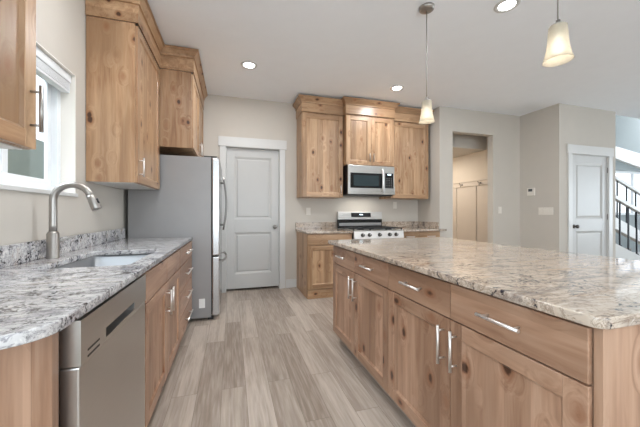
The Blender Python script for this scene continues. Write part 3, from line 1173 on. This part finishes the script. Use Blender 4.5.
for a, b in ((MX0 - 0.01, um - 0.002), (um + 0.002, MX1 - 0.003)):
    d = shaker(U2, t, a, b, 1.89, 2.618, WOOD)
    handle(U2, d, b - 0.03 if a < um - 0.1 else a + 0.03, 2.0, 0.13, True, mat=NICKEL)
pth = [(1.622, UY - 0.014), (1.622, MY), (MX1, MY), (MX1, UY - 0.014)]
strip(t, pth, 2.635, 2.775, 0.012, WOOD['x'], 'frieze_board')
crown(t, pth, 2.77, 2.858, 0.066, WOOD['x'])
t = thing('wall_cabinet', 'knotty alder wall cabinet right of the microwave in the nook corner', 'cabinet', (2.8, 4.3, 1.40))
bobj('carcass', (MX1 + 0.004, 3.13, UY + TH, yb, 1.40, 2.645), WOOD['z'], t, 0.001)
d = shaker(U1, t, MX1 + 0.008, 3.126, 1.405, 2.618, WOOD)
handle(U1, d, MX1 + 0.05, 1.52, 0.13, True)
pth = [(MX1 + 0.015, UY), (3.13, UY), (3.13, yb)]
strip(t, pth, 2.635, 2.775, 0.012, WOOD['x'], 'frieze_board')
crown(t, [(MX1 + 0.07, UY), (3.13, UY), (3.13, yb)], 2.77, 2.852, 0.062, WOOD['x'])

# microwave
t = thing('microwave', 'stainless over-the-range microwave with a dark window hung under the short cabinet', 'microwave', (2.03, 4.25, 1.44))
mz0, mz1 = 1.435, 1.880
my = 4.04
mx0, mx1 = 1.645, 2.440 - 0.025
bobj('body', (mx0, mx1, my + 0.002, YB - 0.006, mz0 + 0.005, mz1), BLACK, t, 0.003)
split = mx1 - 0.17
bm = NB()
box(bm, mx0, split, my - 0.028, my, mz0 + 0.012, mz1 - 0.002)
d = obj('door', bm, STEELX, t, 0.004)
bobj('door_window', (mx0 + 0.035, split - 0.015, my - 0.031, my - 0.0285, mz0 + 0.105, mz1 - 0.115), BLACKGLASS, d, 0.001)
bobj('window_mesh', (mx0 + 0.085, split - 0.10, my - 0.0328, my - 0.0312, mz0 + 0.135, mz1 - 0.150), MWGLASS, d, 0.001)
bm = NB()
hx = split - 0.048
tube(bm, [(hx, my - 0.031, mz0 + 0.06), (hx, my - 0.06, mz0 + 0.085), (hx, my - 0.07, mz0 + 0.15), (hx, my - 0.072, (mz0 + mz1) / 2), (hx, my - 0.07, mz1 - 0.14), (hx, my - 0.06, mz1 - 0.075), (hx, my - 0.031, mz1 - 0.05)], 0.013, 12)
obj('handle', bm, CHROME, d)
bobj('control_panel', (split + 0.002, mx1, my - 0.028, my, mz0 + 0.012, mz1 - 0.002), STEELX, t, 0.004)
cp = t.children[-1] if t.children else None
cpn = bobj('keypad', (split + 0.008, mx1 - 0.02, my - 0.031, my - 0.0285, mz0 + 0.11, mz1 - 0.105), BLACKGLASS, t, 0.001)
bobj('display', (split + 0.05, mx1 - 0.06, my - 0.0325, my - 0.0312, mz1 - 0.135, mz1 - 0.118), DIGITS, cpn)
KEYM = simple('key_legend', (0.25, 0.25, 0.25), 0.5)
for r_ in range(6):
    for c_ in range(3):
        xx = split + 0.032 + c_ * 0.038
        bobj('button', (xx, xx + 0.016, my - 0.0322, my - 0.0312, mz0 + 0.125 + r_ * 0.026, mz0 + 0.132 + r_ * 0.026), KEYM, cpn)
bobj('vent_grille', (mx0 + 0.01, mx1 - 0.01, my + 0.01, my + 0.10, mz0 - 0.006, mz0 + 0.004), BLACK, t, 0.002)

l = bpy.data.lights.new('cooktop_fill', 'AREA')  # added fill under the microwave, brightens the wall below the cabinets
l.shape = 'RECTANGLE'
l.size, l.size_y = 0.5, 0.1
l.energy = 0.9
l.color = (1.0, 0.95, 0.88)
o_ = bpy.data.objects.new('cooktop_fill', l)
o_.location = (2.03, 4.3, 1.425)
COL.objects.link(o_)

# gas range
ry = 3.775
t = thing('gas_range', 'stainless gas range with black grates and five front knobs', 'stove', (2.04, 4.1, 0))
bobj('body', (RL + 0.002, RR - 0.002, ry + 0.05, YB - 0.03, 0.02, 0.905), BLACK, t, 0.003)
bobj('cooktop', (RL + 0.002, RR - 0.002, ry + 0.02, YB - 0.10, 0.9055, 0.918), STEELX, t, 0.003)
bm = NB()
prism(bm, [(RL + 0.002, ry, 0.80), (RL + 0.002, ry + 0.049, 0.80), (RL + 0.002, ry + 0.049, 0.9045), (RL + 0.002, ry + 0.018, 0.9045)], (RR - RL - 0.004, 0, 0))
cpl = obj('control_panel', bm, CHROME, t, 0.002)
for k in range(5):
    kx = RL + 0.13 + (RR - RL - 0.26) * [0, 0.2, 0.5, 0.8, 1.0][k]
    bm = NB()
    lathe(bm, (kx, ry + 0.009, 0.853), [(0, -0.036), (0.018, -0.036), (0.0215, -0.032), (0.023, -0.008), (0.028, -0.004), (0.028, 0.0), (0, 0.0)], 20, 'y')
    kb = obj('knob', bm, BRONZE, t)
    bobj('indicator', (kx - 0.003, kx + 0.003, ry - 0.0285, ry - 0.027, 0.853, 0.872), CHROME, kb)
bobj('oven_door', (RL + 0.004, RR - 0.004, ry + 0.01, ry + 0.048, 0.22, 0.792), STEELX, t, 0.005)
od = [c for c in t.children if c.name.startswith('oven_door')]
bobj('storage_drawer', (RL + 0.004, RR - 0.004, ry + 0.01, ry + 0.048, 0.04, 0.212), STEELX, t, 0.005)
bm = NB()
tube(bm, [(RL + 0.06, ry - 0.045, 0.745), (RR - 0.06, ry - 0.045, 0.745)], 0.011, 12)
for xx in (RL + 0.09, RR - 0.09):
    tube(bm, [(xx, ry - 0.045, 0.745), (xx, ry + 0.01, 0.745)], 0.009, 10)
obj('oven_handle', bm, CHROME, t)
bobj('oven_window', (RL + 0.13, RR - 0.13, ry + 0.0065, ry + 0.0095, 0.36, 0.62), BLACKGLASS, t, 0.001)
# burners and grates
for k, (bx, by) in enumerate(((0.17, 0.14), (0.17, 0.42), (0.40, 0.28), (0.625, 0.14), (0.625, 0.42))):
    bm = NB()
    lathe(bm, (RL + bx, ry + 0.02 + by, 0.9185), [(0.05, 0), (0.05, 0.008), (0.036, 0.012), (0.036, 0.018), (0, 0.02)], 20)
    obj('burner', bm, CAST, t)
for gx in range(3):
    a = RL + 0.012 + gx * (RR - RL - 0.024) / 3
    b = a + (RR - RL - 0.024) / 3 - 0.004
    bm = NB()
    ya, yb_ = ry + 0.045, ry + 0.585
    r_ = 0.007
    zt_ = 0.948
    for p, q in (((a, ya), (b, ya)), ((a, yb_), (b, yb_)), ((a, ya), (a, yb_)), ((b, ya), (b, yb_)), ((a, (ya + yb_) / 2), (b, (ya + yb_) / 2)),
                 (((a + b) / 2, ya), ((a + b) / 2, yb_)), ((a, ya + 0.135), (b, ya + 0.135)), ((a, yb_ - 0.135), (b, yb_ - 0.135))):
        box(bm, p[0] - r_, q[0] + r_, p[1] - r_, q[1] + r_, zt_ - 0.012, zt_)
    for px_ in (a, b):
        for py_ in (ya, yb_):
            box(bm, px_ - r_, px_ + r_, py_ - r_, py_ + r_, 0.9185, zt_ - 0.012)
    obj('grate', bm, CAST, t)
# backguard
bm = NB()
gy = YB - 0.10
prism(bm, [(RL + 0.002, gy, 1.06), (RL + 0.002, gy + 0.065, 1.06), (RL + 0.002, gy + 0.065, 1.185), (RL + 0.002, gy + 0.02, 1.185)], (RR - RL - 0.004, 0, 0))
bgd = obj('backguard', bm, STEELX, t, 0.004)
bobj('backguard_vent', (RL + 0.004, RR - 0.004, gy + 0.012, gy + 0.065, 0.9185, 1.059), BLACKGLASS, t, 0.002)
bobj('backguard_trim', (RL + 0.02, RR - 0.02, gy + 0.003, gy + 0.0115, 0.955, 1.005), GREYSIDE, t, 0.003)
bm = NB()
prism(bm, [(2.04 - 0.17, gy + 0.0045 - 0.004, 1.10), (2.04 - 0.17, gy + 0.0045, 1.10), (2.04 - 0.17, gy + 0.0167, 1.168), (2.04 - 0.17, gy + 0.0127, 1.168)], (0.35, 0, 0))
ds = obj('clock_display', bm, BLACKGLASS, t)
bobj('digits', (2.015, 2.075, gy + 0.002, gy + 0.0045, 1.132, 1.146), DIGITS, ds)

# ------------------------------------------------------------------ island
IXF = 0.900                 # carcass face; doors stand at 0.88
IF = Face('x-', IXF)
IY = [0.521, 1.022, 1.532, 2.022, 2.506]
for c, (lab, a, m_, b) in enumerate((('near half of the knotty alder island, two wide drawers over two doors', IY[0], IY[1], IY[2]),
                                     ('far half of the knotty alder island, nearest the range', IY[2], IY[3], IY[4]))):
    t = thing('island_cabinet', lab, 'cabinet', (1.25, (a + b) / 2, 0))
    bobj('carcass', (IXF, 1.56, a + 0.001, b - 0.001, TOE, CT0 - 0.001), WOODI['z'], t)
    bobj('toe_kick', (IXF + 0.055, IXF + 0.07, a + 0.001, b - 0.001, 0.002, TOE - 0.001), GREYTOE, t)
    for (u0, u1, side) in ((a, m_, 1), (m_, b, -1)):
        e0, e1 = u0 + 0.002, u1 - 0.002
        d = slab(IF, t, e0, e1, GAPZ + 0.003, CT0 - 0.012, WOODI)
        handle(IF, d, (e0 + e1) / 2, (GAPZ + CT0) / 2, 0.165, False)
        d = shaker(IF, t, e0, e1, TOE + 0.004, GAPZ - 0.003, WOODI)
        handle(IF, d, e1 - 0.035 if side > 0 else e0 + 0.035, 0.605, 0.165, True)
t = thing('island_end_panel', 'plain alder end panel closing the near end of the island', 'cabinet panel', (1.25, 0.50, 0))
bobj('side_panel', (0.893, 1.56, 0.498, 0.5185, 0.0, CT0 - 0.001), WOODI['z'], t, 0.001)
t = thing('island_back_panel', 'alder back panel under the seating overhang of the island', 'cabinet panel', (1.58, 1.5, 0))
bobj('side_panel', (1.562, 1.582, 0.498, 2.506, 0.0, CT0 - 0.001), WOODI['z'], t, 0.001)
o = slab_curve('granite_countertop', rrect(0.855, 2.10, 0.478, 2.60, 0.035, 6), [], CT0, CT1, GRANT, origin=(1.48, 1.54, CT0))
tag(o, 'large tan and grey granite island countertop with polished reflections', 'countertop')

# ------------------------------------------------------------------ wall plates, thermostat


def xplate(y0, y1, z0, z1, x, gangs, name, label, cat):
    t = thing(name, label, cat, (x, (y0 + y1) / 2, (z0 + z1) / 2))
    bobj('plate', (x - 0.006, x - 0.0005, y0, y1, z0, z1), PLATE, t, 0.002)
    n = gangs
    for k in range(n):
        yc = y0 + (y1 - y0) * (k + 0.5) / n
        bobj('rocker', (x - 0.011, x - 0.0062, yc - 0.016, yc + 0.016, (z0 + z1) / 2 - 0.033, (z0 + z1) / 2 + 0.033), PLATE, t, 0.002)


xplate(3.385, 3.62, 1.135, 1.255, 4.9, 4, 'light_switch', 'four-gang white light switch plate below the thermostat', 'light switch')
t = thing('thermostat', 'small white thermostat with a grey display above the wide switch plate', 'thermostat', (4.9, 3.74, 1.53))
bobj('housing', (4.876, 4.8995, 3.675, 3.805, 1.46, 1.59), PLATE, t, 0.006)
bobj('display', (4.8735, 4.8755, 3.71, 3.78, 1.53, 1.575), SCREEN, t, 0.001)


def yplate(x, y, z, label, name='wall_outlet', cat='outlet'):
    t = thing(name, label, cat, (x, y, z))
    bobj('plate', (x - 0.036, x + 0.036, y - 0.006, y - 0.0005, z - 0.058, z + 0.058), PLATE, t, 0.002)
    if name == 'wall_outlet':
        for dz in (-0.02, 0.02):
            bobj('socket', (x - 0.017, x + 0.017, y - 0.008, y - 0.0062, z + dz - 0.014, z + dz + 0.014), PLATE, t, 0.002)
    else:
        bobj('rocker', (x - 0.016, x + 0.016, y - 0.011, y - 0.0062, z - 0.033, z + 0.033), PLATE, t, 0.002)


yplate(1.17, YB, 1.19, 'white wall outlet above the counter left of the range')
yplate(2.73, YB, 1.30, 'white wall outlet below the cabinet right of the microwave')
yplate(4.44, 3.95, 1.215, 'single white switch plate right of the hall opening', 'light_switch', 'light switch')

# ------------------------------------------------------------------ ceiling lights


def downlight(x, y, e=5.5):  # serves the recessed downlights and the added unseen fill lamps
    l = bpy.data.lights.new('downlight', 'AREA')
    l.shape = 'DISK'
    l.size = 0.12
    l.energy = e
    l.color = (0.94, 0.97, 1.0)
    o_ = bpy.data.objects.new('downlight', l)
    o_.location = (x, y, CZ - 0.008)
    COL.objects.link(o_)


for x_, y_ in ((-0.42, 1.75), (0.19, 1.86), (0.19, 0.2), (2.17, -0.7), (4.2, 1.9), (4.2, 0.2), (0.9, -1.6), (3.2, -1.6)):  # unseen lamps without fixtures, added as fill for floor, ceiling and sink corner
    downlight(x_, y_, 2.0 if y_ < 0.5 else (5.0 if x_ < 0 else 5.5))
l = bpy.data.lights.new('mud_hall_fill', 'AREA')  # unseen fill lamp added to brighten the dark hall
l.shape = 'DISK'
l.size = 0.3
l.energy = 9
l.color = (1.0, 0.96, 0.90)
o_ = bpy.data.objects.new('mud_hall_fill', l)
o_.location = (3.8, 5.2, 2.34)
COL.objects.link(o_)
labs = ['round recessed ceiling downlight in front of the white pantry door', 'round recessed ceiling downlight above the gas range nook', 'round recessed ceiling downlight between the two pendants']
for (x, y), lab in zip(((0.194, 3.485), (2.173, 3.541), (2.171, 1.864)), labs):
    t = thing('recessed_light', lab, 'ceiling light', (x, y, CZ), 'recessed ceiling lights')
    bm = NB()
    lathe(bm, (x, y, CZ), [(0.062, -0.001), (0.066, -0.007), (0.092, -0.005), (0.095, -0.0005), (0.062, -0.0005)], 32)
    obj('trim_ring', bm, TRIM, t)
    bm = NB()
    lathe(bm, (x, y, CZ), [(0, -0.004), (0.0615, -0.004), (0.0615, -0.0006), (0, -0.0006)], 32)
    obj('lens', bm, LAMP, t)
    downlight(x, y, 6.5)

# pendants
BULB = simple('bulb_glow', (1, 1, 1), 0.4, emit=((1.0, 0.97, 0.92), 1.6))
for (x, y, lab) in ((1.557, 2.08, 'far pendant lamp with a flared frosted shade, hanging nearer the range'),
                    (1.557, 1.055, 'near pendant lamp with a flared frosted shade at upper right of the photo')):
    t = thing('pendant_light', lab, 'pendant lamp', (x, y, CZ), 'pendants above the island')
    bm = NB()
    lathe(bm, (x, y, CZ), [(0, -0.03), (0.045, -0.028), (0.06, -0.018), (0.063, -0.0005), (0, -0.0005)], 28)
    obj('canopy', bm, NICKEL, t)
    bm = NB()
    tube(bm, [(x, y, CZ - 0.03), (x, y, 2.128)], 0.0035, 8)
    obj('rod', bm, NICKEL, t)
    bm = NB()
    lathe(bm, (x, y, 2.098), [(0, 0.032), (0.010, 0.030), (0.012, 0.010), (0.034, 0.005), (0.036, -0.002), (0, -0.002)], 24)
    obj('cap', bm, NICKEL, t)
    bm = NB()
    op = [(0.038, 2.096), (0.040, 2.07), (0.0425, 2.03), (0.047, 1.99), (0.054, 1.955), (0.063, 1.926)]
    prof = op + [(a_ - 0.003, b_) for a_, b_ in op[::-1]] + [op[0]]
    lathe(bm, (x, y, 0), prof, 36)
    obj('lamp_shade', bm, SHADE, t)
    bm = NB()
    lathe(bm, (x, y, 2.00), [(0, 0.05), (0.012, 0.048), (0.014, 0.03), (0.025, 0.006), (0.028, -0.012), (0.020, -0.032), (0, -0.038)], 20)
    b = obj('bulb', bm, BULB, t)
    l = bpy.data.lights.new('pendant_glow', 'POINT')
    l.energy = 0.12
    l.color = (1.0, 0.90, 0.76)
    l.shadow_soft_size = 0.03
    lo_ = bpy.data.objects.new('pendant_glow', l)
    lo_.location = (0, 0, 1.94 - CZ)
    lo_.parent = t
    COL.objects.link(lo_)

# ------------------------------------------------------------------ stairwell


def railing(name, label, p0, p1, y, hgt, n, grp):
    """p0, p1 : (x, z) of the baluster feet line"""
    t = thing(name, label, 'railing', (p0[0], y, p0[1]), grp)
    dx, dz = p1[0] - p0[0], p1[1] - p0[1]

    def at(s):
        return p0[0] + dx * s, p0[1] + dz * s
    L = math.hypot(dx, dz)
    bm = NB()
    a, b = at(0), at(1)
    prism(bm, [(a[0], y - 0.035, a[1] + hgt), (b[0], y - 0.035, b[1] + hgt), (b[0], y - 0.035, b[1] + hgt + 0.075), (a[0], y - 0.035, a[1] + hgt + 0.075)], (0, 0.07, 0))
    obj('handrail', bm, TRIM, t, 0.01)
    bm = NB()
    prism(bm, [(a[0], y - 0.06, a[1] - 0.26), (b[0], y - 0.06, b[1] - 0.26), (b[0], y - 0.06, b[1]), (a[0], y - 0.06, a[1])], (0, 0.12, 0))
    obj('stringer', bm, TRIM, t, 0.004)
    for k in range(n):
        s = (k + 0.35) / n
        x, z = at(s)
        bm = NB()
        box(bm, x - 0.011, x + 0.011, y - 0.011, y + 0.011, z, z + hgt)
        box(bm, x - 0.022, x + 0.022, y - 0.022, y + 0.022, z, z + 0.04)
        obj('baluster', bm, IRON, t)


ST = -0.37
railing('stair_railing', 'near stair railing, white handrail with black iron balusters beyond the closet door', (6.30, 0.818), (8.3, 0.818 + ST * 2.0), 3.72, 0.86, 8, 'stair railings')
railing('stair_railing', 'far stair railing, behind the nearer one and in front of the window', (6.30, 1.77), (10.5, 1.77 + ST * 4.2), 4.40, 0.87, 13, 'stair railings')
t = thing('staircase', 'carpeted stair flight rising between the two railings', 'stairs', (7.2, 4.07, 0))
for k in range(5):
    xa = 6.24 + k * 0.46
    bobj('step', (xa, xa + 0.465, 3.79, 4.33, 0.0, 0.80 - k * 0.17), CARPET, t, 0.01)
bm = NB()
prism(bm, [(6.24, 4.93, 3.12), (12.2, 4.93, 2.0), (12.2, 4.93, 2.46), (6.24, 4.93, 3.26)], (0, 0.068, 0))  # thin white board added to imitate a sunlit patch on the wall
tag(obj('sunlit_band', bm, simple('sunlit_band_white', srgb(240, 240, 238), 0.5, var=0.01), bevel=0.004), 'white sloping band standing in for sunlight on the stairwell wall above the railings', 'painted sunlight')
